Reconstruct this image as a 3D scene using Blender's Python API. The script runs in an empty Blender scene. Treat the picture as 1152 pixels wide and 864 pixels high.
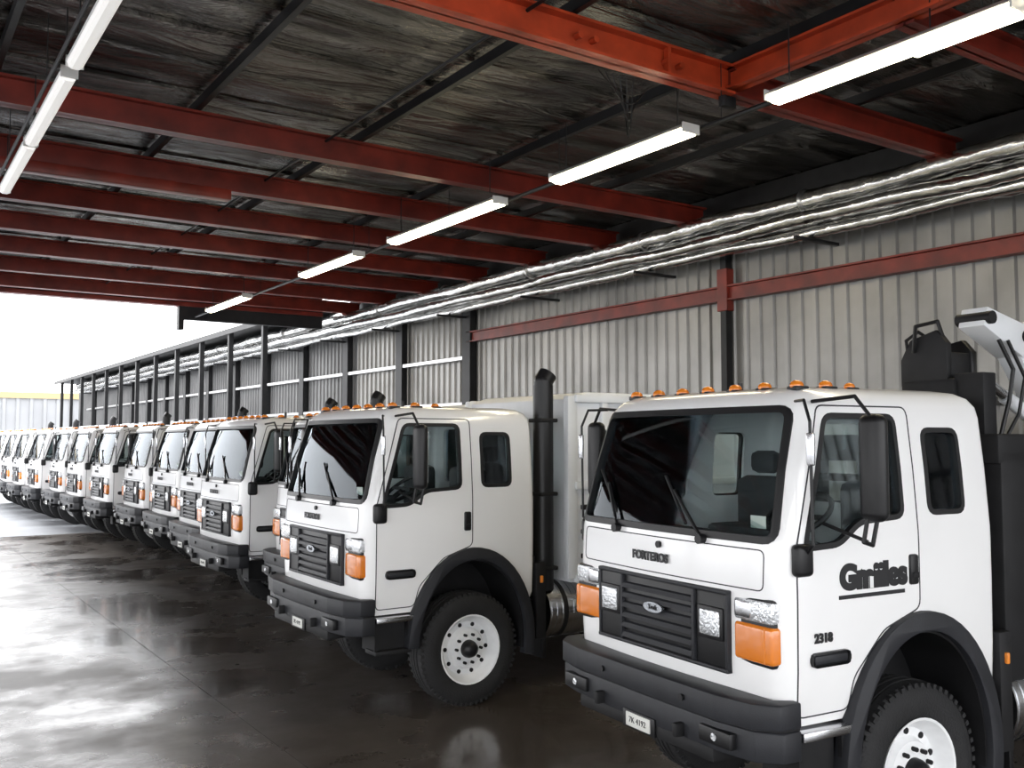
import bpy, bmesh, math, random
from mathutils import Vector, Matrix
random.seed(7)
D = bpy.data
scene = bpy.context.scene
COL = scene.collection
scene.view_settings.view_transform = 'Standard'
scene.view_settings.look = 'None'

# ------------------------------------------------------------ materials
def new_mat(name):
    m = D.materials.new(name); m.use_nodes = True
    nt = m.node_tree
    return m, nt, nt.nodes['Principled BSDF']

def pmat(name, col, rough=0.5, metal=0.0, coat=0.0, var=0.0, vscale=3.0, bump=0.0, bscale=40.0, spec=None):
    m, nt, p = new_mat(name)
    p.inputs['Base Color'].default_value = (*col, 1)
    p.inputs['Roughness'].default_value = rough
    p.inputs['Metallic'].default_value = metal
    p.inputs['Coat Weight'].default_value = coat
    p.inputs['Coat Roughness'].default_value = 0.08
    if spec is not None: p.inputs['Specular IOR Level'].default_value = spec
    tc = nt.nodes.new('ShaderNodeTexCoord')
    if var > 0:
        n = nt.nodes.new('ShaderNodeTexNoise'); n.inputs['Scale'].default_value = vscale
        n.inputs['Detail'].default_value = 6
        nt.links.new(tc.outputs['Object'], n.inputs['Vector'])
        r = nt.nodes.new('ShaderNodeValToRGB')
        r.color_ramp.elements[0].position = 0.3; r.color_ramp.elements[1].position = 0.7
        r.color_ramp.elements[0].color = (*[c*(1-var) for c in col], 1)
        r.color_ramp.elements[1].color = (*[min(1, c*(1+var)) for c in col], 1)
        nt.links.new(n.outputs['Fac'], r.inputs['Fac'])
        nt.links.new(r.outputs['Color'], p.inputs['Base Color'])
    if bump > 0:
        n2 = nt.nodes.new('ShaderNodeTexNoise'); n2.inputs['Scale'].default_value = bscale
        nt.links.new(tc.outputs['Object'], n2.inputs['Vector'])
        b = nt.nodes.new('ShaderNodeBump'); b.inputs['Strength'].default_value = bump
        b.inputs['Distance'].default_value = 0.02
        nt.links.new(n2.outputs['Fac'], b.inputs['Height'])
        nt.links.new(b.outputs['Normal'], p.inputs['Normal'])
    return m

def emat(name, col, strength):
    m, nt, p = new_mat(name)
    p.inputs['Base Color'].default_value = (*col, 1)
    p.inputs['Emission Color'].default_value = (*col, 1)
    p.inputs['Emission Strength'].default_value = strength
    return m

M_WHITE = pmat('white_truck_paint', (0.88, 0.88, 0.88), 0.25, 0, 0.6, var=0.02, vscale=1.5)
M_WBODY = pmat('white_body_paint', (0.74, 0.76, 0.78), 0.4, 0, 0.1, var=0.06, vscale=2)
M_BLACK = pmat('black_plastic', (0.009, 0.009, 0.010), 0.4, bump=0.05, bscale=200, spec=.35)
M_SEAM = pmat('panel_gap', (0.03, 0.03, 0.035), 0.8)
M_GREY = pmat('dark_grey_plastic', (0.020, 0.021, 0.025), 0.5, var=0.15, vscale=8, bump=0.1, bscale=150, spec=.35)
M_RUB = pmat('tyre_rubber', (0.011, 0.011, 0.012), 0.75, bump=0.3, bscale=80, var=0.2, vscale=10)
M_RIM = pmat('white_wheel_paint', (0.82, 0.83, 0.84), 0.35, coat=0.3, var=0.05, vscale=12)
M_FRAME = pmat('chassis_black', (0.010, 0.010, 0.011), 0.6, var=0.3, vscale=6, spec=.3)
M_CHROME = pmat('polished_aluminium', (0.6, 0.61, 0.63), 0.25, 1.0, bump=0.05, bscale=20)
M_AMBER = pmat('amber_lens', (0.74, 0.21, 0.02), 0.15, coat=0.6)
M_LENS = pmat('headlamp_lens', (0.62, 0.64, 0.66), 0.12, 0.6, coat=1.0, bump=0.5, bscale=60)
M_SEAT = pmat('seat_fabric', (0.05, 0.052, 0.056), 0.85)
M_ORANGE = pmat('orange_marker', (0.8, 0.25, 0.03), 0.4)
M_PLATE = pmat('plate_white', (0.7, 0.7, 0.66), 0.5)
M_STICK = pmat('sticker_grey', (0.35, 0.42, 0.38), 0.5)
M_TEXT = pmat('black_lettering', (0.01, 0.01, 0.012), 0.5)
M_BADGE = pmat('badge_grey', (0.35, 0.37, 0.4), 0.25, 0.9)

m = D.materials.new('tinted_glass'); m.use_nodes = True; nt = m.node_tree; nt.nodes.clear()
o = nt.nodes.new('ShaderNodeOutputMaterial'); mx = nt.nodes.new('ShaderNodeMixShader')
tr = nt.nodes.new('ShaderNodeBsdfTransparent'); tr.inputs['Color'].default_value = (0.82, 0.86, 0.86, 1)
gl = nt.nodes.new('ShaderNodeBsdfGlossy'); gl.inputs['Roughness'].default_value = 0.03
gl.inputs['Color'].default_value = (.8, .85, .9, 1)
fr = nt.nodes.new('ShaderNodeFresnel'); fr.inputs['IOR'].default_value = 1.30
nt.links.new(fr.outputs[0], mx.inputs[0]); nt.links.new(tr.outputs[0], mx.inputs[1]); nt.links.new(gl.outputs[0], mx.inputs[2])
nt.links.new(mx.outputs[0], o.inputs[0]); M_GLASS = m

# ------------------------------------------------------------ mesh builder
class MB:
    def __init__(s):
        s.bm = bmesh.new(); s.mats = []
    def mi(s, mat):
        if mat not in s.mats: s.mats.append(mat)
        return s.mats.index(mat)
    def add(s, t, mat, smooth=False):
        i = s.mi(mat)
        for f in t.faces: f.material_index = i; f.smooth = smooth
        me = D.meshes.new('tmp'); t.to_mesh(me); t.free(); s.bm.from_mesh(me); D.meshes.remove(me)
    def add_mesh(s, me, mat, M=None, smooth=False):
        t = bmesh.new(); t.from_mesh(me)
        if M is not None: bmesh.ops.transform(t, matrix=M, verts=t.verts)
        s.add(t, mat, smooth)
    def box(s, x0, x1, y0, y1, z0, z1, mat, bev=0.0, seg=2, M=None):
        t = bmesh.new(); bmesh.ops.create_cube(t, size=1)
        for v in t.verts:
            v.co = Vector(((x0+x1)/2+v.co.x*(x1-x0), (y0+y1)/2+v.co.y*(y1-y0), (z0+z1)/2+v.co.z*(z1-z0)))
        if bev > 0: bmesh.ops.bevel(t, geom=t.edges[:], offset=bev, segments=seg, profile=0.5, affect='EDGES')
        if M is not None: bmesh.ops.transform(t, matrix=M, verts=t.verts)
        s.add(t, mat, seg > 2)
    def cyl(s, p0, p1, r, mat, seg=16, r2=None, smooth=True):
        p0 = Vector(p0); p1 = Vector(p1); d = p1-p0; L = d.length
        t = bmesh.new(); bmesh.ops.create_cone(t, cap_ends=True, segments=seg, radius1=r, radius2=r if r2 is None else r2, depth=L)
        M = Matrix.Translation((p0+p1)/2) @ d.to_track_quat('Z', 'Y').to_matrix().to_4x4()
        bmesh.ops.transform(t, matrix=M, verts=t.verts)
        i = s.mi(mat)
        for f in t.faces: f.material_index = i; f.smooth = smooth and len(f.verts) == 4
        me = D.meshes.new('tmp'); t.to_mesh(me); t.free(); s.bm.from_mesh(me); D.meshes.remove(me)
    def tube(s, pts, r, mat, seg=8):
        for a, b in zip(pts[:-1], pts[1:]): s.cyl(a, b, r, mat, seg)
        for p in pts[1:-1]: s.ball(p, (r, r, r), mat, 8, 6)
    def ball(s, c, rad, mat, u=14, v=8):
        t = bmesh.new(); bmesh.ops.create_uvsphere(t, u_segments=u, v_segments=v, radius=1)
        for q in t.verts: q.co = Vector((c[0]+q.co.x*rad[0], c[1]+q.co.y*rad[1], c[2]+q.co.z*rad[2]))
        s.add(t, mat, True)
    def prism(s, poly, axis, a0, a1, mat, bev=0.0, smooth=False):
        t = prism_bm(poly, axis, a0, a1)
        if bev > 0: bmesh.ops.bevel(t, geom=t.edges[:], offset=bev, segments=2, profile=0.5, affect='EDGES')
        s.add(t, mat, smooth)
    def lathe(s, prof, c, mat, seg=40, cap=True):
        t = bmesh.new(); rings = []
        for dy, r in prof:
            ring = []
            for k in range(seg):
                a = 2*math.pi*k/seg
                ring.append(t.verts.new((c[0]+r*math.cos(a), c[1]+dy, c[2]+r*math.sin(a))))
            rings.append(ring)
        for A, B in zip(rings[:-1], rings[1:]):
            for k in range(seg):
                t.faces.new((A[k], A[(k+1) % seg], B[(k+1) % seg], B[k]))
        if cap: t.faces.new(rings[-1])
        bmesh.ops.recalc_face_normals(t, faces=t.faces[:])
        s.add(t, mat, True)
    def mesh(s, name):
        me = D.meshes.new(name); s.bm.to_mesh(me); s.bm.free()
        for mt in s.mats: me.materials.append(mt)
        if any(p.use_smooth for p in me.polygons):
            try: me.set_sharp_from_angle(angle=math.radians(38))
            except Exception: pass
        return me

def prism_bm(poly, axis, a0, a1):
    t = bmesh.new()
    def P(u, v, a):
        return {'x': (a, u, v), 'y': (u, a, v), 'z': (u, v, a)}[axis]
    A = [t.verts.new(P(u, v, a0)) for u, v in poly]; B = [t.verts.new(P(u, v, a1)) for u, v in poly]
    n = len(poly)
    t.faces.new(A); t.faces.new(B[::-1])
    for k in range(n): t.faces.new((A[k], B[k], B[(k+1) % n], A[(k+1) % n]))
    bmesh.ops.recalc_face_normals(t, faces=t.faces[:])
    return t

def round_poly(pts, r, seg=4):
    out = []; n = len(pts)
    for i in range(n):
        p = Vector(pts[i]); a = Vector(pts[i-1]); b = Vector(pts[(i+1) % n])
        da = (a-p); db = (b-p)
        rr = min(r, da.length*0.45, db.length*0.45)
        s0 = p+da.normalized()*rr; s1 = p+db.normalized()*rr
        for k in range(seg+1):
            t = k/seg
            q = s0*(1-t)**2 + p*2*t*(1-t) + s1*t*t
            out.append((q.x, q.y))
    return out

def offset_poly(pts, d):
    n = len(pts); area = sum(pts[i][0]*pts[(i+1) % n][1]-pts[(i+1) % n][0]*pts[i][1] for i in range(n))
    sg = 1 if area > 0 else -1
    out = []
    for i in range(n):
        p = Vector(pts[i]); a = Vector(pts[i-1]); b = Vector(pts[(i+1) % n])
        e1 = (p-a).normalized(); e2 = (b-p).normalized()
        n1 = Vector((e1.y, -e1.x))*sg; n2 = Vector((e2.y, -e2.x))*sg
        m_ = (n1+n2); m_.normalize()
        c = max(0.4, m_.dot(n1))
        q = p+m_*(d/c); out.append((q.x, q.y))
    return out

def obj_from_bm(t, name='tmp'):
    me = D.meshes.new(name); t.to_mesh(me); t.free()
    ob = D.objects.new(name, me); COL.objects.link(ob); return ob

def boolean(a, b, op, keep_b=False):
    md = a.modifiers.new('b', 'BOOLEAN'); md.object = b; md.operation = op; md.solver = 'EXACT'
    dg = bpy.context.evaluated_depsgraph_get()
    me = D.meshes.new_from_object(a.evaluated_get(dg))
    a.modifiers.clear(); a.data = me
    if not keep_b: D.objects.remove(b)
    return a

def join_bms(bms):
    t = bmesh.new()
    for b in bms:
        me = D.meshes.new('t'); b.to_mesh(me); b.free(); t.from_mesh(me); D.meshes.remove(me)
    return t

def text_mesh(body, size, ext=0.003, shear=0.0, bold=0.0):
    cu = D.curves.new('t', 'FONT'); cu.body = body; cu.size = size; cu.extrude = ext; cu.shear = shear; cu.offset = bold
    cu.align_x = 'CENTER'; cu.align_y = 'CENTER'
    ob = D.objects.new('t', cu); COL.objects.link(ob)
    dg = bpy.context.evaluated_depsgraph_get()
    me = D.meshes.new_from_object(ob.evaluated_get(dg)); D.objects.remove(ob)
    return me

# ------------------------------------------------------------ TRUCK TEMPLATE
W = 2.04; CY = W/2; S = 1.12; TR = 0.535
LV = [(.95, .04, 1.84, .985), (1.02, .01, 1.86, 1.005), (1.25, 0, 1.86, 1.015), (1.62, 0, 1.86, 1.02), (1.90, .015, 1.86, 1.02),
      (1.98, .03, 1.86, 1.018), (2.35, .12, 1.86, .99), (2.66, .21, 1.86, .955), (2.73, .235, 1.85, .94),
      (2.785, .28, 1.82, .905), (2.82, .35, 1.76, .85), (2.838, .46, 1.66, .76)]
def cab_bm(i=0.0, zlo=None, zhi=None):
    t = bmesh.new(); rings = []
    lv = list(LV)
    def interp(z):
        if z <= lv[0][0]: return lv[0][1:]
        for a, b in zip(lv[:-1], lv[1:]):
            if a[0] <= z <= b[0]:
                k = (z-a[0])/(b[0]-a[0]); return tuple(a[j]+(b[j]-a[j])*k for j in (1, 2, 3))
        return lv[-1][1:]
    zs = [l[0] for l in lv]
    zl = zlo if zlo is not None else zs[0]+i
    zh = zhi if zhi is not None else zs[-1]-i
    if zhi is None and zlo is None:
        data = [(l[0]-(i if l[0] > 1.5 else 0)*(0 if 1.5 < l[0] < 2.7 else 1), *l[1:]) for l in lv]
    else:
        data = [(zl, *interp(zl))]+[l for l in lv if zl+.01 < l[0] < zh-.01]+[(zh, *interp(zh))]
    for z, xf, xr, hw in data:
        xf += i; xr -= i; hw -= i
        rf, rr = .13, .07
        pts = []
        def arc(cx, cy, r, a0, a1, n=6):
            for k in range(n+1):
                a = math.radians(a0+(a1-a0)*k/n); pts.append((cx+r*math.cos(a), cy+r*math.sin(a)))
        arc(xf+rf, -hw+rf, rf, 270, 180)
        for k in range(1, 10): pts.append((xf, -hw+rf+(2*hw-2*rf)*k/10))
        arc(xf+rf, hw-rf, rf, 180, 90)
        arc(xr-rr, hw-rr, rr, 90, 0)
        arc(xr-rr, -hw+rr, rr, 0, -90)
        ring = []
        for x, y in pts:
            w = max(0, 1-(x-xf)/.3); x -= .05*(1-(y/hw)**2)*w
            ring.append(t.verts.new((x, CY+y, z)))
        rings.append(ring)
    n = len(rings[0])
    for A, B in zip(rings[:-1], rings[1:]):
        for k in range(n): t.faces.new((A[k], A[(k+1) % n], B[(k+1) % n], B[k]))
    t.faces.new(rings[0]); t.faces.new(rings[-1])
    bmesh.ops.recalc_face_normals(t, faces=t.faces[:])
    return t

WS = round_poly([(.085, 1.96), (W-.085, 1.96), (W-.145, 2.70), (.145, 2.70)], .07)
SW = round_poly([(.17, 1.92), (.44, 1.93), (.62, 2.05), (.99, 2.07), (.99, 2.66), (.41, 2.66)], .06)
RW = round_poly([(1.24, 2.08), (1.56, 2.08), (1.56, 2.58), (1.24, 2.58)], .06)
BW = round_poly([(.30, 2.05), (W-.30, 2.05), (W-.30, 2.64), (.30, 2.64)], .06)
def cutters(d=0.0):
    return join_bms([prism_bm(offset_poly(WS, d), 'x', -.4, .55), prism_bm(offset_poly(BW, d), 'x', 1.6, 2.2)]), \
           join_bms([prism_bm(offset_poly(SW, d), 'y', -.4, 2.5)]), join_bms([prism_bm(offset_poly(RW, d), 'y', -.4, 2.5)])
def apply_cutters(ob, d, op='DIFFERENCE'):
    for c in cutters(d): boolean(ob, obj_from_bm(c), op)

def ell(cx, cz, rx, rz, a0, a1, n=28):
    return [(cx+rx*math.cos(math.radians(a0+(a1-a0)*k/n)), cz+rz*math.sin(math.radians(a0+(a1-a0)*k/n))) for k in range(n+1)]

cab = obj_from_bm(cab_bm(0), 'cab')
boolean(cab, obj_from_bm(cab_bm(.055, 1.45, 2.75)), 'DIFFERENCE')
apply_cutters(cab, 0)
arch = [(x, z) for x, z in ell(S, .60, .60, .79, 0, 360, 40)][:-1]
boolean(cab, obj_from_bm(prism_bm(arch, 'y', -.2, .50)), 'DIFFERENCE')
boolean(cab, obj_from_bm(prism_bm(arch, 'y', W-.50, W+.2)), 'DIFFERENCE')

def shell(o_, i_):
    a = obj_from_bm(cab_bm(o_)); return boolean(a, obj_from_bm(cab_bm(i_, 1.0, 2.79)), 'DIFFERENCE')
def pieces(o_, i_, fn):
    out = MB()
    for t in fn():
        a = shell(o_, i_); boolean(a, obj_from_bm(t), 'INTERSECT'); out.add_mesh(a.data, M_GLASS); D.objects.remove(a)
    me = D.meshes.new('p'); out.bm.to_mesh(me); out.bm.free(); return me
glass_me = pieces(.020, .026, lambda: [prism_bm(offset_poly(WS, .01), 'x', -.4, .55), prism_bm(offset_poly(BW, .01), 'x', 1.6, 2.2),
        prism_bm(offset_poly(SW, .01), 'y', -.4, .3), prism_bm(offset_poly(SW, .01), 'y', 1.8, 2.5),
        prism_bm(offset_poly(RW, .01), 'y', -.4, .3), prism_bm(offset_poly(RW, .01), 'y', 1.8, 2.5)])
def ring_piece(mb, poly, axis, a0, a1, outd, ind, o_, i_, mat):
    a = shell(o_, i_)
    c = obj_from_bm(prism_bm(offset_poly(poly, outd), axis, a0, a1))
    boolean(c, obj_from_bm(prism_bm(offset_poly(poly, ind), axis, a0-.1, a1+.1)), 'DIFFERENCE')
    boolean(a, c, 'INTERSECT'); mb.add_mesh(a.data, mat); D.objects.remove(a)
seals = MB()
ring_piece(seals, WS, 'x', -.4, .55, .022, -.02, -.006, .03, M_BLACK)
for a0, a1 in ((-.4, .3), (1.8, 2.5)):
    ring_piece(seals, SW, 'y', a0, a1, .018, -.014, -.005, .03, M_BLACK)
    ring_piece(seals, RW, 'y', a0, a1, .018, -.014, -.005, .03, M_BLACK)
DOOR = round_poly([(.11, 1.0), (.11, 1.93), (.355, 2.72), (1.12, 2.72), (1.12, 1.52), (.80, 1.42), (.55, 1.18), (.50, 1.0)], .05)
HOOD = round_poly([(.14, 1.68), (W-.14, 1.68), (W-.14, 1.905), (.14, 1.905)], .04)
for a0, a1 in ((-.4, .3), (1.8, 2.5)):
    ring_piece(seals, DOOR, 'y', a0, a1, .004, -.005, -.0015, .03, M_SEAM)
ring_piece(seals, HOOD, 'x', -.4, .15, .003, -.004, -.0015, .03, M_SEAM)
seals_me = seals.mesh('window_seals')

mb = MB(); mb.add_mesh(cab.data, M_WHITE, smooth=True); D.objects.remove(cab)
cab_me = mb.mesh('cab_shell')
mb = MB(); mb.add_mesh(glass_me, M_GLASS, smooth=True); glass_me = mb.mesh('window_glass')

# front end (grille + lamps)
g = MB()
g.box(-.056, .04, .40, W-.40, 1.205, 1.635, M_BLACK, .015)
for a in ((.375, .40), (W-.40, W-.375)): g.box(-.062, .04, a[0], a[1], 1.19, 1.65, M_GREY, .008)
for a in ((1.185, 1.21), (1.63, 1.655)): g.box(-.066, .04, .375, W-.375, a[0], a[1], M_GREY, .008)
for k in range(6):
    z = 1.25+.064*k
    g.prism([(-.084, z-.018), (-.05, z-.006), (-.05, z+.022), (-.072, z+.010)], 'y', .67, W-.67, M_GREY)
for y in (.66, W-.66): g.box(-.08, -.04, y-.012, y+.012, 1.21, 1.63, M_GREY, .006)
t = bmesh.new(); bmesh.ops.create_cone(t, cap_ends=True, segments=28, radius1=1, radius2=1, depth=1)
bmesh.ops.transform(t, matrix=Matrix.Translation((-.088, CY, 1.47)) @ Matrix.Rotation(math.radians(90), 4, 'Y') @ Matrix.Diagonal((.032, .095, .02, 1)), verts=t.verts)
g.add(t, M_BADGE)
RF = Matrix.Rotation(math.radians(-90), 4, 'Z') @ Matrix.Rotation(math.radians(90), 4, 'X')
g.add_mesh(text_mesh('FORTEROS', .075, .003, 0, .003), M_TEXT, Matrix.Translation((-.054, CY+.08, 1.775)) @ RF)
g.add_mesh(text_mesh('Truk', .045, .002), M_TEXT, Matrix.Translation((-.101, CY, 1.47)) @ RF)
g.cyl((-.055, CY, 1.86), (-.03, CY, 1.86), .022, M_BLACK, 16)
grille_me = g.mesh('grille')
h = MB()
for sgn in (0, 1):
    def Y(a, b): return (a, b) if not sgn else (W-b, W-a)
    y0, y1 = Y(.41, .63); h.box(-.07, .02, y0, y1, 1.36, 1.55, M_BLACK, .01)
    y0, y1 = Y(.43, .605); h.box(-.08, .0, y0, y1, 1.38, 1.53, M_LENS, .015)
    y0, y1 = Y(.06, .37); h.box(-.025, .11, y0, y1, 1.265, 1.64, M_BLACK, .02)
    y0, y1 = Y(.055, .355); h.box(-.035, .105, y0, y1, 1.505, 1.63, M_LENS, .02)
    y0, y1 = Y(.21, .345); h.box(-.045, .0, y0, y1, 1.52, 1.62, M_CHROME, .02)
    y0, y1 = Y(.05, .35); h.box(-.04, .100, y0, y1, 1.285, 1.495, M_AMBER, .022, 3)
    y0, y1 = Y(.10, .108); h.box(-.042, .08, y0, y1, 1.295, 1.485, M_ORANGE)
lamps_me = h.mesh('headlamps')

# bumper
b = MB()
pl = [(.09, -.035), (-.06, -.035), (-.17, .08), (-.215, .33), (-.225, CY), (-.215, W-.33), (-.17, W-.08), (-.06, W+.035), (.09, W+.035), (.09, W-.02), (.0, W-.08), (-.03, CY), (.0, .08), (.09, .02)]
b.prism(pl, 'z', .965, 1.105, M_GREY, .012)
pl2 = [(x+(.02 if x < 0 else 0), y) for x, y in pl]
b.prism(pl2, 'z', .79, .955, M_GREY, .012)
b.prism([(x+.03 if x < 0 else x, y*.985+.015) for x, y in pl], 'z', .94, .98, M_BLACK)
for y in (.32, W-.32):
    b.box(-.222, -.17, y-.13, y+.13, .83, .92, M_BLACK, .01)
    b.cyl((-.226, y, .875), (-.2, y, .875), .022, M_LENS, 16)
for y in (.62, W-.62):
    b.box(-.26, -.15, y-.02, y+.02, .80, .88, M_FRAME, .01)
    b.cyl((-.235, y-.03, 1.03), (-.2, y-.03, 1.03), .02, M_BLACK, 10)
b.box(-.215, -.2, CY-.16, CY+.16, .72, .83, M_BLACK, .004); b.box(-.222, -.21, CY-.12, CY+.12, .735, .82, M_PLATE, .003)
b.add_mesh(text_mesh('7K 4192', .05, .002), M_TEXT, Matrix.Translation((-.223, CY, .778)) @ RF)
b.box(-.20, -.02, .35, W-.35, .72, .80, M_FRAME, .01)
for y in (.6, W-.6): b.box(-.05, .4, y-.05, y+.05, .76, .92, M_FRAME)
bumper_me = b.mesh('bumper')

# exterior trim
e = MB()
outer = ell(S, .60, .70, .90, -12, 178); inner = ell(S, .60, .595, .785, -12, 178)
fpoly = outer+inner[::-1]
liner = ell(S, .60, .60, .79, -8, 176)+ell(S, .60, .58, .77, -8, 176)[::-1]
disc = ell(S, .60, .61, .80, -8, 188)
for a0, a1 in ((-.045, .06), (W-.06, W+.045)):
    e.prism(fpoly, 'y', a0, a1, M_GREY, .006)
e.prism(liner, 'y', .0, .5, M_FRAME); e.prism(liner, 'y', W-.5, W, M_FRAME)
e.prism(disc, 'y', .48, .505, M_FRAME); e.prism(disc, 'y', W-.505, W-.48, M_FRAME)
for side in (0, 1):
    def YY(y): return y if not side else W-y
    def bx(x0, x1, y0, y1, z0, z1, mat, bev=0, seg=2):
        a, c = YY(y0), YY(y1); e.box(x0, x1, min(a, c), max(a, c), z0, z1, mat, bev, seg)
    bx(.10, .48, -.04, .22, .885, .935, M_CHROME, .008)
    bx(.10, .46, -.02, .20, .60, .64, M_FRAME, .008)
    bx(.10, .13, 0, .03, .62, .9, M_FRAME); bx(.43, .46, 0, .03, .62, .9, M_FRAME)
    bx(.12, .42, .05, .3, .62, .92, M_FRAME)
    bx(1.025, 1.10, -.018, .02, 1.66, 1.84, M_BLACK, .015)
    bx(1.035, 1.09, -.03, 0, 1.70, 1.735, M_FRAME, .008)
    bx(.335, .44, -.375, -.215, 2.08, 2.66, M_BLACK, .05, 4)
    bx(.436, .442, -.345, -.24, 2.14, 2.60, M_CHROME)
    e.tube([(.33, YY(.08), 2.74), (.36, YY(-.2), 2.76), (.37, YY(-.30), 2.64)], .011, M_BLACK)
    e.tube([(.36, YY(-.27), 2.10), (.35, YY(-.25), 1.97), (.42, YY(-.25), 1.95), (.44, YY(-.27), 2.10)], .012, M_BLACK)
    e.tube([(.38, YY(-.25), 1.97), (.34, YY(0.02), 2.05)], .011, M_BLACK)
    e.tube([(.22, YY(.10), 2.74), (.14, YY(-.04), 2.74), (.12, YY(-.10), 2.62), (.13, YY(-.10), 1.95), (.15, YY(-.02), 1.88)], .009, M_BLACK)
    bx(.07, .20, -.05, .02, 1.77, 1.95, M_BLACK, .03, 3)
    bx(.105, .13, -.13, -.08, 2.38, 2.56, M_CHROME, .01)
    bx(.20, .50, -.012, .01, 1.265, 1.345, M_BLACK, .03)
    bx(.22, .48, -.016, 0, 1.28, 1.33, M_GREY, .012)
for yb, yt, xt in ((.62, .98, 2.20), (1.48, 1.70, 2.22)):
    zt = xt
    xb = -.035; xtop = .12-.035
    e.tube([(xb, yb, 1.93), (xtop-.03, yt, zt)], .011, M_BLACK)
    e.tube([(xtop-.055, yt-.14, zt-.2), (xtop-.025, yt+.09, zt+.09)], .010, M_BLACK)
    e.cyl((xb-.03, yb, 1.93), (xb+.05, yb, 1.93), .03, M_BLACK, 12)
e.box(.048, .052, .17, .29, 2.02, 2.09, M_STICK)
trim_me = e.mesh('exterior_trim')

RS = Matrix.Rotation(math.radians(90), 4, 'X')
l = MB()
l.add_mesh(text_mesh('Gmiiles', .185, .003, .0, .013), M_TEXT, Matrix.Translation((.72, -.004, 1.735)) @ RS)
l.box(.43, .98, -.006, .01, 1.620, 1.642, M_TEXT)
l.add_mesh(text_mesh('2318', .07, .003, 0, .003), M_TEXT, Matrix.Translation((.30, -.004, 1.42)) @ RS)
letter_me = l.mesh('door_lettering')

r = MB()
def amber(x, y, z, s=1):
    r.box(x-.05*s, x+.07*s, y-.045*s, y+.045*s, z-.02, z+.010, M_BLACK, .008)
    r.ball((x, y, z+.012), (.055*s, .038*s, .038*s), M_AMBER)
for k, y in enumerate((.24, .50, .76, 1.02, 1.28, 1.54, 1.80)): amber(.38, y, 2.828, .9)
amber(.62, .24, 2.833, .9); amber(.85, .26, 2.833, .75)
r.cyl((1.2, 1.6, 2.8), (1.2, 1.6, 2.95), .02, M_BLACK)
roof_me = r.mesh('roof_marker_lamps')

# interior
n = MB()
n.box(.12, .50, .12, W-.12, 1.46, 1.93, M_SEAT, .05)
n.box(.20, .46, .30, .85, 1.92, 2.00, M_SEAT, .03)
for y in (.52, 1.52):
    n.box(.85, 1.35, y-.26, y+.26, 1.46, 1.72, M_SEAT, .06)
    n.box(1.28, 1.46, y-.25, y+.25, 1.70, 2.25, M_SEAT, .07)
    n.box(1.32, 1.43, y-.13, y+.13, 2.27, 2.44, M_SEAT, .05)
t = bmesh.new()
Rr, rr = .22, .018
vs = [[t.verts.new(((Rr+rr*math.cos(b_))*math.cos(a_), (Rr+rr*math.cos(b_))*math.sin(a_), rr*math.sin(b_))) for b_ in [k*math.pi/3 for k in range(6)]] for a_ in [k*math.pi/14 for k in range(28)]]
for i in range(28):
    for j in range(6):
        t.faces.new((vs[i][j], vs[(i+1) % 28][j], vs[(i+1) % 28][(j+1) % 6], vs[i][(j+1) % 6]))
bmesh.ops.transform(t, matrix=Matrix.Translation((.66, .52, 2.05)) @ Matrix.Rotation(math.radians(-35), 4, 'Y'), verts=t.verts)
n.add(t, M_BLACK, True)
n.cyl((.45, .52, 1.9), (.66, .52, 2.05), .025, M_BLACK)
n.box(.62, .70, .34, .70, 2.035, 2.06, M_BLACK)
interior_me = n.mesh('cab_interior')

# wheels
def wheel_mesh(dual=False):
    w = MB()
    prof = [(-.115, .30), (-.14, .345), (-.148, .42), (-.135, .485), (-.105, .518), (-.06, .525), (-.058, .512), (-.045, .512), (-.043, .526),
            (-.01, .527), (-.008, .512), (.008, .512), (.01, .527), (.043, .526), (.045, .512), (.058, .512), (.06, .525), (.105, .518), (.135, .485), (.148, .42), (.14, .345), (.115, .30)]
    prof = [(a_, b_*(TR/.527) if b_ > .4 else b_) for a_, b_ in prof]
    w.lathe(prof, (0, 0, 0), M_RUB, 48, cap=False)
    for k in range(56):
        a = 2*math.pi*k/56
        M = Matrix.Rotation(a, 4, 'Y')
        for y in (-.105, .105):
            w.box(-.014, .014, y-.028, y+.028, .50, .529, M_RUB, 0, M=M)
    if not dual:
        rp = [(.11, .30), (-.10, .295), (-.135, .322), (-.145, .328), (-.142, .312), (-.115, .295), (-.07, .272), (-.045, .25), (-.04, .20), (-.085, .175), (-.095, .10), (-.095, .02)]
        w.lathe(rp, (0, 0, 0), M_RIM, 40)
        w.lathe([(-.09, .085), (-.13, .082), (-.165, .07), (-.185, .045), (-.19, .01)], (0, 0, 0), M_BLACK, 24)
        for k in range(10):
            a = 2*math.pi*k/10; c, s_ = math.cos(a), math.sin(a)
            w.cyl((.135*c, -.08, .135*s_), (.135*c, -.125, .135*s_), .014, M_FRAME, 6)
            w.cyl((.228*c, -.035, .228*s_), (.228*c, -.050, .228*s_), .020, M_FRAME, 12)
    else:
        rp = [(.06, .30), (-.12, .295), (-.145, .328), (-.135, .305), (-.05, .28), (.03, .24), (.05, .17), (-.05, .13), (-.10, .10), (-.12, .02)]
        w.lathe(rp, (0, 0, 0), M_RIM, 40)
        for k in range(10):
            a = 2*math.pi*k/10; c, s_ = math.cos(a), math.sin(a)
            w.cyl((.15*c, .02, .15*s_), (.15*c, -.05, .15*s_), .014, M_FRAME, 6)
    return w.mesh('wheel')
wf_me = wheel_mesh(); wr_me = wheel_mesh(True)

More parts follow.
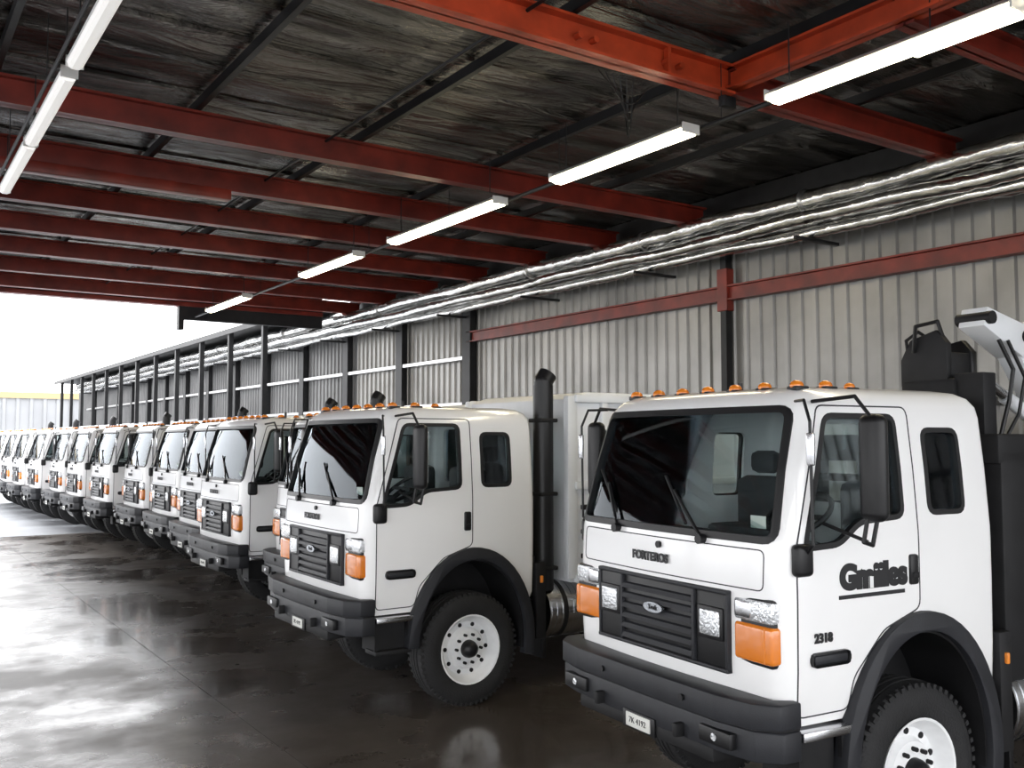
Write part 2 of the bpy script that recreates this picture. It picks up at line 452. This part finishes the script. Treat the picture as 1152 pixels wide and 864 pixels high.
# chassis
c = MB()
for y in (.60, W-.60):
    c.box(.15, 7.3, y-.04, y+.04, .72, .95, M_FRAME, .01)
for x in (.5, 1.9, 3.2, 4.4, 5.75, 7.1): c.box(x-.05, x+.05, .6, W-.6, .76, .9, M_FRAME)
c.cyl((S, .25, TR), (S, W-.25, TR), .07, M_FRAME)
for x in (5.2, 6.35):
    c.cyl((x, .3, TR), (x, W-.3, TR), .09, M_FRAME); c.ball((x, CY, TR), (.22, .22, .2), M_FRAME)
c.box(.75, 1.75, .62, W-.62, .85, 1.40, M_FRAME, .05)
c.box(1.88, 1.98, .15, W-.15, .95, 1.35, M_FRAME, .02)
c.cyl((2.05, .30, .78), (3.05, .30, .78), .29, M_CHROME, 32)
for x in (2.25, 2.85): c.cyl((x-.025, .30, .78), (x+.025, .30, .78), .298, M_FRAME, 32)
for k in range(14): c.cyl((2.07+k*.07, .30, .78), (2.085+k*.07, .30, .78), .294, M_CHROME, 32)
c.box(2.1, 3.0, .3, .62, .85, 1.0, M_FRAME)
c.cyl((2.05, W-.30, .78), (2.9, W-.30, .78), .24, M_FRAME, 24)
c.box(1.86, 1.98, -.01, .06, .55, 1.3, M_FRAME, .01)
c.box(1.94, 1.99, .0, .36, .35, .9, M_BLACK, .01)
c.box(1.905, 1.935, -.03, .03, 1.10, 1.17, M_ORANGE, .008)
for x0 in (4.55, 5.7):
    for y0, y1 in ((0, .62), (W-.62, W)):
        c.prism(ell(x0+.65, .5, .62, .62, 20, 160, 14)+ell(x0+.65, .5, .60, .60, 20, 160, 14)[::-1], 'y', y0, y1, M_BLACK)
chassis_me = c.mesh('chassis')

s = MB()
s.cyl((2.07, .16, 1.0), (2.07, .16, 3.08), .105, M_BLACK, 24)
s.tube([(2.07, .16, 3.05), (2.07, .16, 3.12), (2.13, .16, 3.2)], .10, M_BLACK, 16)
for k in range(3): s.box(1.96, 2.18, .05, .27, 1.2+.75*k, 1.24+.75*k, M_FRAME, .01)
s.tube([(2.07, .16, 1.0), (2.07, .3, .8), (1.8, .6, .75)], .07, M_FRAME, 12)
stack_me = s.mesh('exhaust_stack')

# refuse body
d = MB()
side = [(2.32, 1.06), (6.6, 1.06), (7.45, 1.5), (7.45, 2.7), (7.0, 3.02), (2.55, 3.02), (2.32, 2.95)]
d.prism(side, 'y', .03, W-.03, M_WBODY, .015)
for k in range(7):
    x = 2.75+k*.68
    for y0, y1 in ((-.02, .035), (W-.035, W+.02)): d.box(x-.04, x+.04, y0, y1, 1.08, 2.98, M_WBODY, .01)
for z in (1.10, 2.05, 2.95):
    for y0, y1 in ((-.03, .035), (W-.035, W+.03)): d.box(2.36, 6.95, y0, y1, z-.04, z+.04, M_WBODY, .01)
d.box(2.27, 2.40, .0, .09, 1.1, 2.98, M_WBODY, .02); d.box(2.27, 2.40, W-.09, W, 1.1, 2.98, M_WBODY, .02)
for z in (1.3, 1.55, 1.8): d.box(2.45, 2.56, -.035, 0.03, z, z+.05, M_FRAME, .01)
for x in (2.5, 4.0, 5.6): d.box(x-.05, x+.05, -.035, .0, 1.08, 1.12, M_ORANGE, .01)
d.box(2.30, 7.2, .45, W-.45, .93, 1.07, M_FRAME)
d.cyl((2.34, CY, 2.3), (2.20, CY, 2.3), .12, M_FRAME, 16)
body_me = d.mesh('refuse_body')
# lifting-boom body
q = MB()
q.box(2.02, 2.30, .05, .30, .95, 2.45, M_FRAME, .02); q.box(2.02, 2.30, W-.30, W-.05, .95, 2.45, M_FRAME, .02)
q.box(2.00, 2.34, .05, W-.05, 2.36, 2.56, M_FRAME, .02)
q.box(2.05, 2.36, .40, .84, 2.52, 2.95, M_FRAME, .03)
q.prism([(.46, 2.90), (.84, 2.90), (.84, 3.10), (.76, 3.24), (.54, 3.30), (.46, 3.2)], 'x', 2.06, 2.12, M_FRAME, .01)
q.prism([(.46, 2.90), (.84, 2.90), (.84, 3.06), (.76, 3.20), (.54, 3.24), (.46, 3.15)], 'x', 2.34, 2.40, M_BLACK, .01)
for y in (.5, .66, .80): q.box(2.1, 2.36, y-.02, y+.02, 2.95, 3.14, M_FRAME, .01)
for k in range(6): q.box(2.03, 2.28, .2, W-.2, 1.1+.22*k, 1.15+.22*k, M_FRAME, .01)
q.tube([(2.05, .72, 3.15), (2.0, .66, 3.33), (2.08, .54, 3.36), (2.1, .48, 3.15)], .014, M_BLACK)
q.tube([(2.1, .80, 3.1), (2.05, .78, 3.24), (2.08, .70, 3.30), (2.2, .62, 3.2)], .012, M_BLACK)
def beam(mbb, p0, p1, wy, h0, h1, mat, bev=.01):
    p0 = Vector(p0); p1 = Vector(p1); dd = (p1-p0); L = dd.length; ang = math.atan2(dd.z, dd.x)
    t = prism_bm([(0, -h0/2), (L, -h1/2), (L, h1/2), (0, h0/2)], 'y', -wy/2, wy/2)
    bmesh.ops.bevel(t, geom=t.edges[:], offset=bev, segments=2, profile=.5, affect='EDGES')
    bmesh.ops.transform(t, matrix=Matrix.Translation(p0) @ Matrix.Rotation(-ang, 4, 'Y'), verts=t.verts); mbb.add(t, mat)
y = .28
beam(q, (2.10, y, 3.36), (2.56, y, 3.20), .20, .14, .24, M_WBODY)
beam(q, (2.50, y, 3.28), (3.15, y, 2.45), .18, .24, .22, M_WBODY)
beam(q, (3.1, y, 2.52), (3.5, y, 1.2), .18, .22, .3, M_WBODY)
for z_, x_ in ((3.35, 2.13), (3.24, 2.54), (2.5, 3.12)): q.cyl((x_, y-.13, z_), (x_, y+.13, z_), .045, M_FRAME)
q.cyl((2.40, y-.02, 2.82), (2.95, y-.02, 2.56), .05, M_WBODY, 12); q.cyl((2.16, y-.02, 2.94), (2.45, y-.02, 2.80), .035, M_CHROME, 12)
q.box(2.08, 2.22, .2, .42, 2.5, 2.98, M_FRAME, .01)
q.tube([(2.2, y-.12, 3.2), (2.32, y-.14, 3.0), (2.30, y-.12, 2.8), (2.2, y-.1, 2.5)], .014, M_BLACK)
q.tube([(2.3, y-.12, 3.2), (2.45, y-.14, 2.95), (2.40, y-.12, 2.7), (2.25, y-.1, 2.5)], .012, M_BLACK)
side = [(3.7, 1.06), (6.6, 1.06), (7.3, 1.5), (7.3, 2.5), (3.7, 2.5)]
q.prism(side, 'y', .05, W-.05, M_WBODY, .015)
q.box(2.30, 7.0, .45, W-.45, .93, 1.07, M_FRAME)
q.box(2.30, 3.7, .1, W-.1, 1.05, 1.25, M_FRAME, .02)
q.box(2.34, 2.9, .05, .5, 1.25, 1.8, M_FRAME, .02)
loader_me = q.mesh('loader_arm_body')

def add_truck(x, y, rot, kind='box', letters=False, stack=True):
    root = D.objects.new('garbage_truck', None); COL.objects.link(root)
    root.empty_display_size = .5
    root.location = (x, y, 0); root.rotation_euler = (0, 0, math.radians(rot))
    def ch(name, me, loc=(0, 0, 0), rz=0, ry=0):
        ob = D.objects.new(name, me); COL.objects.link(ob); ob.parent = root; ob.location = loc; ob.rotation_euler = (0, ry, rz); return ob
    for nm, me in (('cab_shell', cab_me), ('window_glass', glass_me), ('window_seals', seals_me), ('grille', grille_me), ('headlamps', lamps_me),
                   ('bumper', bumper_me), ('exterior_trim', trim_me), ('roof_marker_lamps', roof_me), ('cab_interior', interior_me), ('chassis', chassis_me)):
        ch(nm, me)
    if letters: ch('door_lettering', letter_me)
    if stack: ch('exhaust_stack', stack_me)
    ch('body', body_me if kind == 'box' else loader_me)
    ch('wheel_front_left', wf_me, (S, .17, TR), 0, random.random()); ch('wheel_front_right', wf_me, (S, W-.17, TR), math.pi, random.random())
    for i, xx in enumerate((5.2, 6.35)):
        ch('wheel_rear_left_%d' % (i*2+1), wr_me, (xx, .16, TR)); ch('wheel_rear_left_%d' % (i*2+2), wr_me, (xx, .47, TR))
        ch('wheel_rear_right_%d' % (i*2+1), wr_me, (xx, W-.16, TR), math.pi); ch('wheel_rear_right_%d' % (i*2+2), wr_me, (xx, W-.47, TR), math.pi)
    return root

add_truck(4.14, 3.48, -4.8, 'loader', True, False)
add_truck(3.70, 7.76, 0.0)
add_truck(4.50, 10.15, 0.4, stack=False)
add_truck(4.25, 12.75, 0.0)
xs = [4.62, 4.78, 4.8, 4.62, 4.5, 4.45, 4.22, 4.1, 4.05, 4.0, 4.0]
for k, x in enumerate(xs):
    add_truck(x, 15.35+2.6*k, random.uniform(-.4, .4), stack=(k % 2 == 0))

# ------------------------------------------------------------ BUILDING
XW = 13.0; YE = 28.0; YB = -9.0; XL = -11.0; ZR = 6.95
m, nt, p = new_mat('oiled_concrete'); tc = nt.nodes.new('ShaderNodeTexCoord')
n1 = nt.nodes.new('ShaderNodeTexNoise'); n1.inputs['Scale'].default_value = .5; n1.inputs['Detail'].default_value = 9; n1.inputs['Roughness'].default_value = .62
n2 = nt.nodes.new('ShaderNodeTexNoise'); n2.inputs['Scale'].default_value = 3.2; n2.inputs['Detail'].default_value = 8
for n_ in (n1, n2): nt.links.new(tc.outputs['Object'], n_.inputs['Vector'])
cr = nt.nodes.new('ShaderNodeValToRGB'); cr.color_ramp.elements[0].position = .30; cr.color_ramp.elements[1].position = .72
cr.color_ramp.elements[0].color = (.052, .043, .037, 1); cr.color_ramp.elements[1].color = (.112, .096, .084, 1)
mixc = nt.nodes.new('ShaderNodeMath'); mixc.operation = 'MULTIPLY_ADD'; mixc.inputs[1].default_value = .4
nt.links.new(n2.outputs['Fac'], mixc.inputs[0])
ml = nt.nodes.new('ShaderNodeMath'); ml.operation = 'MULTIPLY'; ml.inputs[1].default_value = .6
nt.links.new(n1.outputs['Fac'], ml.inputs[0]); nt.links.new(ml.outputs[0], mixc.inputs[2]); nt.links.new(mixc.outputs[0], cr.inputs['Fac'])
nt.links.new(cr.outputs['Color'], p.inputs['Base Color'])
rr_ = nt.nodes.new('ShaderNodeMapRange'); rr_.inputs['From Min'].default_value = .40; rr_.inputs['From Max'].default_value = .60
rr_.inputs['To Min'].default_value = .14; rr_.inputs['To Max'].default_value = .42
nt.links.new(n1.outputs['Fac'], rr_.inputs['Value']); nt.links.new(rr_.outputs[0], p.inputs['Roughness'])
bp = nt.nodes.new('ShaderNodeBump'); bp.inputs['Strength'].default_value = .18; bp.inputs['Distance'].default_value = .015
nt.links.new(n2.outputs['Fac'], bp.inputs['Height']); nt.links.new(bp.outputs['Normal'], p.inputs['Normal'])
M_FLOOR = m
M_JOINT = pmat('floor_joint', (.03, .028, .026), .9)
M_OUT = pmat('outdoor_concrete', (.30, .31, .33), .7, var=.15, vscale=.6)

def put(name, mb_):
    ob = D.objects.new(name, mb_.mesh(name)); COL.objects.link(ob); return ob
f = MB(); f.box(XL, XW, YB, YE, -.2, 0, M_FLOOR)
for x in (2.9, 7.5): f.box(x-.003, x+.003, YB, YE, -.01, .0008, M_JOINT)
for y in (-3, 15.8, 25): f.box(XL, XW, y-.004, y+.004, -.01, .0008, M_JOINT)
put('floor', f)
g = MB(); g.box(-80, 60, YE, 130, -.22, -.01, M_OUT); g.box(-80, XL, YB, YE, -.22, -.01, M_OUT); g.box(-80, 60, -60, YB, -.22, -.01, M_OUT)
put('outdoor_ground', g)

M_WALL = pmat('corrugated_wall_steel', (.235, .23, .22), .36, .5, var=.22, vscale=.8)
M_YARD = pmat('yard_wall_steel', (.13, .13, .13), .45, .3, var=.25, vscale=.6)
M_CEIL_, nt, p = new_mat('dark_roof_sheet')
tc = nt.nodes.new('ShaderNodeTexCoord'); mp = nt.nodes.new('ShaderNodeMapping'); mp.inputs['Scale'].default_value = (.3, 1.3, 1)
nn = nt.nodes.new('ShaderNodeTexNoise'); nn.inputs['Scale'].default_value = 1.8; nn.inputs['Detail'].default_value = 6; nn.inputs['Distortion'].default_value = .8
nt.links.new(tc.outputs['Object'], mp.inputs['Vector']); nt.links.new(mp.outputs[0], nn.inputs['Vector'])
bb = nt.nodes.new('ShaderNodeBump'); bb.inputs['Strength'].default_value = 1.0; bb.inputs['Distance'].default_value = .22
nt.links.new(nn.outputs['Fac'], bb.inputs['Height']); nt.links.new(bb.outputs['Normal'], p.inputs['Normal'])
crc = nt.nodes.new('ShaderNodeValToRGB'); crc.color_ramp.elements[0].position = .35; crc.color_ramp.elements[1].position = .7
crc.color_ramp.elements[0].color = (.042, .039, .037, 1); crc.color_ramp.elements[1].color = (.25, .24, .23, 1)
nt.links.new(nn.outputs['Fac'], crc.inputs['Fac']); nt.links.new(crc.outputs['Color'], p.inputs['Base Color'])
p.inputs['Metallic'].default_value = .8; p.inputs['Roughness'].default_value = .24
M_RED = pmat('red_oxide_steel', (.16, .017, .009), .42, 0, 0, var=.35, vscale=2.5)
M_RED_LIT = pmat('red_oxide_steel_lit', (.50, .06, .018), .4, 0, 0, var=.3, vscale=2.5)  # beam steel near the tubes, their light painted in as brighter orange
M_DARK = pmat('dark_steel', (.016, .016, .017), .5, .4, var=.3, vscale=3)
M_GAL = pmat('galvanised_steel', (.55, .55, .55), .3, 1.0, var=.2, vscale=3)
M_FOIL = pmat('crinkled_foil', (.64, .64, .63), .22, 1.0, bump=1.0, bscale=6, var=.3, vscale=4)

def corr(x, y0, y1, z0, z1, mat, pitch=.30, dep=.045, nx=-1):
    t = bmesh.new(); y = y0; prof = []
    while y < y1:
        prof += [(0, y), (0, y+pitch*.62), (dep, y+pitch*.70), (dep, y+pitch*.92)]; y += pitch
    prof = [q_ for q_ in prof if q_[1] <= y1]
    lo = [t.verts.new((x+nx*d_, yy, z0)) for d_, yy in prof]; hi = [t.verts.new((x+nx*d_, yy, z1)) for d_, yy in prof]
    for k in range(len(prof)-1): t.faces.new((lo[k], lo[k+1], hi[k+1], hi[k]))
    return t
w = MB(); w.add(corr(XW, YB, YE, .0, ZR, M_WALL), M_WALL); w.box(XW+.01, XW+.12, YB, YE, 0, ZR, M_WALL)
put('wall_right', w)
w = MB(); w.add(corr(XW, YE, 76, .0, 6.6, M_YARD), M_YARD); w.box(XW+.01, XW+.12, YE, 76, 0, 6.6, M_YARD)
put('wall_yard', w)
w = MB(); w.box(XW-1.7, XW+.3, YE+.2, 76, 6.62, 6.72, M_DARK, .01); w.box(XW-1.74, XW-1.66, YE+.2, 76, 6.54, 6.74, M_DARK)  # canopy and posts added to darken the yard wall
for k in range(13):
    y = 32.15+3.75*k
    if y < 76: w.box(XW-1.68, XW-1.50, y-.09, y+.09, 0, 6.62, M_DARK, .01)
put('added_shade_canopy', w)

w = MB()
for y in (-6, -1, 4.0, 12.0):
    w.box(XW-.22, XW-.06, y-.07, y+.07, 0, 6.5, M_DARK, .01)
w.box(XW-.25, XW-.06, 11.88, 12.12, 4.85, 5.62, M_RED, .01)
for k in range(14):
    y = 20.9+3.75*k
    w.box(XW-.24, XW-.06, y-.2, y+.2, 0, 6.5, M_DARK, .01)
w.box(XW-.18, XW-.06, 3, 20.9, 5.06, 5.28, M_RED, .01); w.box(XW-.24, XW-.06, 3, 20.9, 5.28, 5.31, M_RED); w.box(XW-.24, XW-.06, 3, 20.9, 5.04, 5.065, M_RED)
w.box(XW-.2, XW-.06, YB, 20.9, 3.0, 3.12, M_DARK, .01)
for z in (2.2, 3.4, 4.6): w.box(XW-.22, XW-.06, 20.9, 72, z, z+.1, M_GAL, .01)
put('steel_columns', w)

# crinkled foil ducts along the eave
w = MB(); random.seed(3)
specs = [(.50, 6.36, .155), (.84, 6.30, .15), (.66, 6.06, .15), (.42, 5.90, .10), (.95, 5.98, .11), (.70, 5.81, .09)]
for dx, z, rad in specs:
    t = bmesh.new(); rings = []; y = -6.0; SG = 14; ph = random.uniform(0, 6)
    i = 0
    while y < 72:
        wx = .02*math.sin(y*.9+ph)+.01*math.sin(y*2.3+ph*2); wz = .02*math.sin(y*1.1+ph*1.7)+.008*math.sin(y*3.1+ph)
        rk = rad*(1+(.035 if i % 2 else -.03)+.04*math.sin(y*1.7+ph)+random.uniform(-.03, .03))
        rings.append([t.verts.new((XW-dx+wx+rk*(1+random.uniform(-.06, .06))*math.cos(2*math.pi*k/SG), y, z+wz+rk*(1+random.uniform(-.06, .06))*math.sin(2*math.pi*k/SG))) for k in range(SG)])
        y += .16 if y < 28 else .35; i += 1
    for A, B in zip(rings[:-1], rings[1:]):
        for k in range(SG): t.faces.new((A[k], A[(k+1) % SG], B[(k+1) % SG], B[k]))
    t.faces.new(rings[0]); t.faces.new(rings[-1])
    bmesh.ops.recalc_face_normals(t, faces=t.faces[:])
    w.add(t, M_FOIL, True)
for y in [x*3.75+2.15 for x in range(-2, 19)]:
    w.box(XW-1.1, XW-.05, y-.03, y+.03, 5.66, 5.71, M_DARK)
    for rr2, zz in ((.5, 6.36), (.84, 6.30)): w.cyl((XW-rr2, y-.03, zz), (XW-rr2, y+.03, zz), .175, M_GAL, 16)
me_ = w.mesh('foil_duct_bundle')
ob = D.objects.new('foil_duct_bundle', me_); COL.objects.link(ob)

c = MB()
t = bmesh.new(); prof = []; y = YB
while y < YE-.9:
    prof += [(ZR, y), (ZR, y+.86), (ZR-.035, y+.89), (ZR-.035, y+.93)]; y += .96
prof.append((ZR, YE))
nx_ = 12
rows = []
for z, yy in prof:
    rows.append([t.verts.new((XL+(XW+.1-XL)*i/nx_, yy, z)) for i in range(nx_+1)])
for A, B in zip(rows[:-1], rows[1:]):
    for i in range(nx_): t.faces.new((A[i], A[i+1], B[i+1], B[i]))
c.add(t, M_CEIL_); c.box(XL, XW+.12, YB, YE, ZR+.02, ZR+.12, M_DARK)
put('ceiling', c)
c = MB()
x = XL+.6
while x < XW-1:
    c.box(x-.02, x+.02, YB, YE, 6.78, 6.90, M_DARK); c.box(x-.02, x+.05, YB, YE, 6.775, 6.785, M_DARK); x += 2.3
c.box(XW-.35, XW-.06, YB, YE-.2, 6.60, 6.93, M_DARK)
put('roof_purlins', c)

def ibeam_x(mbb, y, x0, x1, z0, z1, mat, w_=.2):
    mbb.box(x0, x1, y-w_/2, y+w_/2, z0, z0+.03, mat); mbb.box(x0, x1, y-w_/2, y+w_/2, z1-.03, z1, mat)
    mbb.box(x0, x1, y-.012, y+.012, z0, z1, mat)
c = MB()
ibeam_x(c, 7.4, XL, 8.0, 6.42, 6.76, M_RED_LIT, .24); ibeam_x(c, 7.4, 8.0, XW-.4, 6.42, 6.74, M_RED, .22)
for k, y in enumerate([12.3+2.45*i for i in range(7)]): ibeam_x(c, y, XL, XW-.4, 6.42, 6.76, M_RED, .2)
ibeam_x(c, 5.2, 8.05, XW-.4, 6.46, 6.76, M_RED, .2)
for y in (2.4, -2.5, -7.4): ibeam_x(c, y, XL, XW-.4, 6.40, 6.76, M_RED, .22)
c.box(7.95, 8.15, 2.4, 7.4, 6.50, 6.53, M_RED_LIT); c.box(8.04, 8.06, 2.4, 7.4, 6.50, 6.76, M_RED_LIT); c.box(7.95, 8.15, 2.4, 7.4, 6.73, 6.76, M_RED_LIT)
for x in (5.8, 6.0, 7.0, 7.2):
    c.cyl((x, 7.30, 6.58), (x, 7.42, 6.58), .035, M_RED_LIT, 12)
c.box(6.98, 7.02, 7.29, 7.36, 6.44, 6.74, M_RED_LIT); c.box(7.9, 8.1, 7.36, 7.45, 6.3, 6.5, M_DARK, .01)
c.box(XL, 4.6, 14.55, 14.75, 6.26, 6.42, M_RED, .01)
put('roof_beams', c)

c = MB()
c.box(XL, 7.5, YE-.1, YE+.1, 6.45, ZR+.05, M_DARK); c.box(XL, 11.75, YE-.15, YE+.15, 6.38, 6.5, M_RED)
c.box(7.4, 11.75, YE-.1, YE+.1, 6.0, ZR+.05, M_DARK); c.box(7.35, 7.5, YE-.12, YE+.12, 5.7, ZR, M_DARK)
put('wall_end', c)
c = MB()
c.box(XL-.1, XL, YB, YE, 5.9, ZR+.05, M_WALL)
for y in (-9, -2.5, 4, 10.5, 17, 23, 28): c.box(XL-.15, XL+.05, y-.3, y+.3, 0, 5.9, M_WALL)
put('wall_left', c)

M_TUBE = emat('fluorescent_tube', (1.0, .88, .62), 24)
M_TUBE2 = emat('fluorescent_tube_dim', (1.0, .98, .95), .5)
M_FIX = pmat('fixture_white', (.7, .7, .68), .4, var=.05)
def fixture(x, y, L=2.45, z=6.0, mat=None, wd=1.0):
    mat = mat or M_TUBE
    root = D.objects.new('fluorescent_light', None); COL.objects.link(root); root.location = (x, y, z)
    b_ = MB(); b_.prism([(-.14*wd, .03), (-.05*wd, .10), (.05*wd, .10), (.14*wd, .03), (.12*wd, .02), (-.12*wd, .02)], 'y', -L/2, L/2, M_FIX)
    b_.box(-.13*wd, .13*wd, -L/2-.02, -L/2, -.02, .09, M_FIX); b_.box(-.13*wd, .13*wd, L/2, L/2+.02, -.02, .09, M_FIX)
    for yy in (-L*.42, L*.42): b_.cyl((0, yy, .1), (0, yy, 6.75-z), .008, M_DARK, 6)
    ob = D.objects.new('housing', b_.mesh('housing')); COL.objects.link(ob); ob.parent = root
    b_ = MB()
    b_.prism([(-.12*wd, .025), (-.10*wd, -.025), (-.05*wd, -.045), (.05*wd, -.045), (.10*wd, -.025), (.12*wd, .025)], 'y', -L/2+.02, L/2-.02, mat)
    ob = D.objects.new('diffuser', b_.mesh('diffuser')); COL.objects.link(ob); ob.parent = root
for y, L in ((5.15, 2.5), (8.85, 2.5), (13.2, 3.4), (17.7, 2.7), (24.2, 3.0)): fixture(7.6, y, L)
fixture(8.0, 3.9, 2.4, 6.15)
for y in (8.2, 11.0, 13.6): fixture(1.5, y, 2.5, 6.0, M_TUBE2, .6)
YC = YE-.25
for x_, z_, r_, nm in ((7.79, 6.08, .03, 'conduit_pipe'), (1.38, 6.08, .02, 'conduit_pipe'), (5.2, 6.70, .02, 'conduit_pipe')):
    c = MB(); c.cyl((x_, 0, z_), (x_, YC, z_), r_, M_DARK, 8)
    if z_ < 6.5:
        for yy in range(1, 27, 3): c.cyl((x_, yy+.3, z_), (x_, yy+.3, 6.8), .006, M_DARK, 6)
    put(nm, c)
c = MB()
for k in range(6):
    x0 = 6.3+.10*k; pts = []
    for j in range(9):
        t_ = j/8; pts.append((x0+.8*t_-.1*k*t_, 7.65+.1*k*t_, 6.45-(.2+.07*k)*math.sin(math.pi*t_)))
    c.tube(pts, .007, M_BLACK, 6)
put('hanging_cables', c)

M_DW = pmat('distant_wall', (.27, .275, .285), .6, var=.1, vscale=.3); M_YEL = pmat('yellow_band', (.36, .28, .15), .6)
c = MB(); c.add(corr(0, -60, 60, 0, 6.6, M_DW, 1.2, .15), M_DW)
c.box(.02, 8, -60, 60, 0, 6.6, M_DW); c.box(-.25, 8, -60, 60, 6.6, 7.2, M_YEL)
ob = put('distant_building', c); ob.location = (0, 104, 0); ob.rotation_euler = (0, 0, math.radians(90))

wld = D.worlds.new('sky'); scene.world = wld; wld.use_nodes = True
bg = wld.node_tree.nodes['Background']; bg.inputs[0].default_value = (.98, .985, 1, 1); bg.inputs[1].default_value = 5.0
sun = D.lights.new('sun', 'SUN'); sun.energy = 2.0; sun.angle = math.radians(12); so = D.objects.new('sun', sun); COL.objects.link(so)
so.rotation_euler = (math.radians(50), 0, math.radians(-150))

cam = D.cameras.new('camera'); co = D.objects.new('camera', cam); COL.objects.link(co)
co.location = (0, 0, 2.52); co.rotation_euler = (math.radians(90+3.37), 0, math.radians(-34.2))
cam.lens = 33.4; cam.sensor_width = 36; cam.clip_end = 500
scene.camera = co
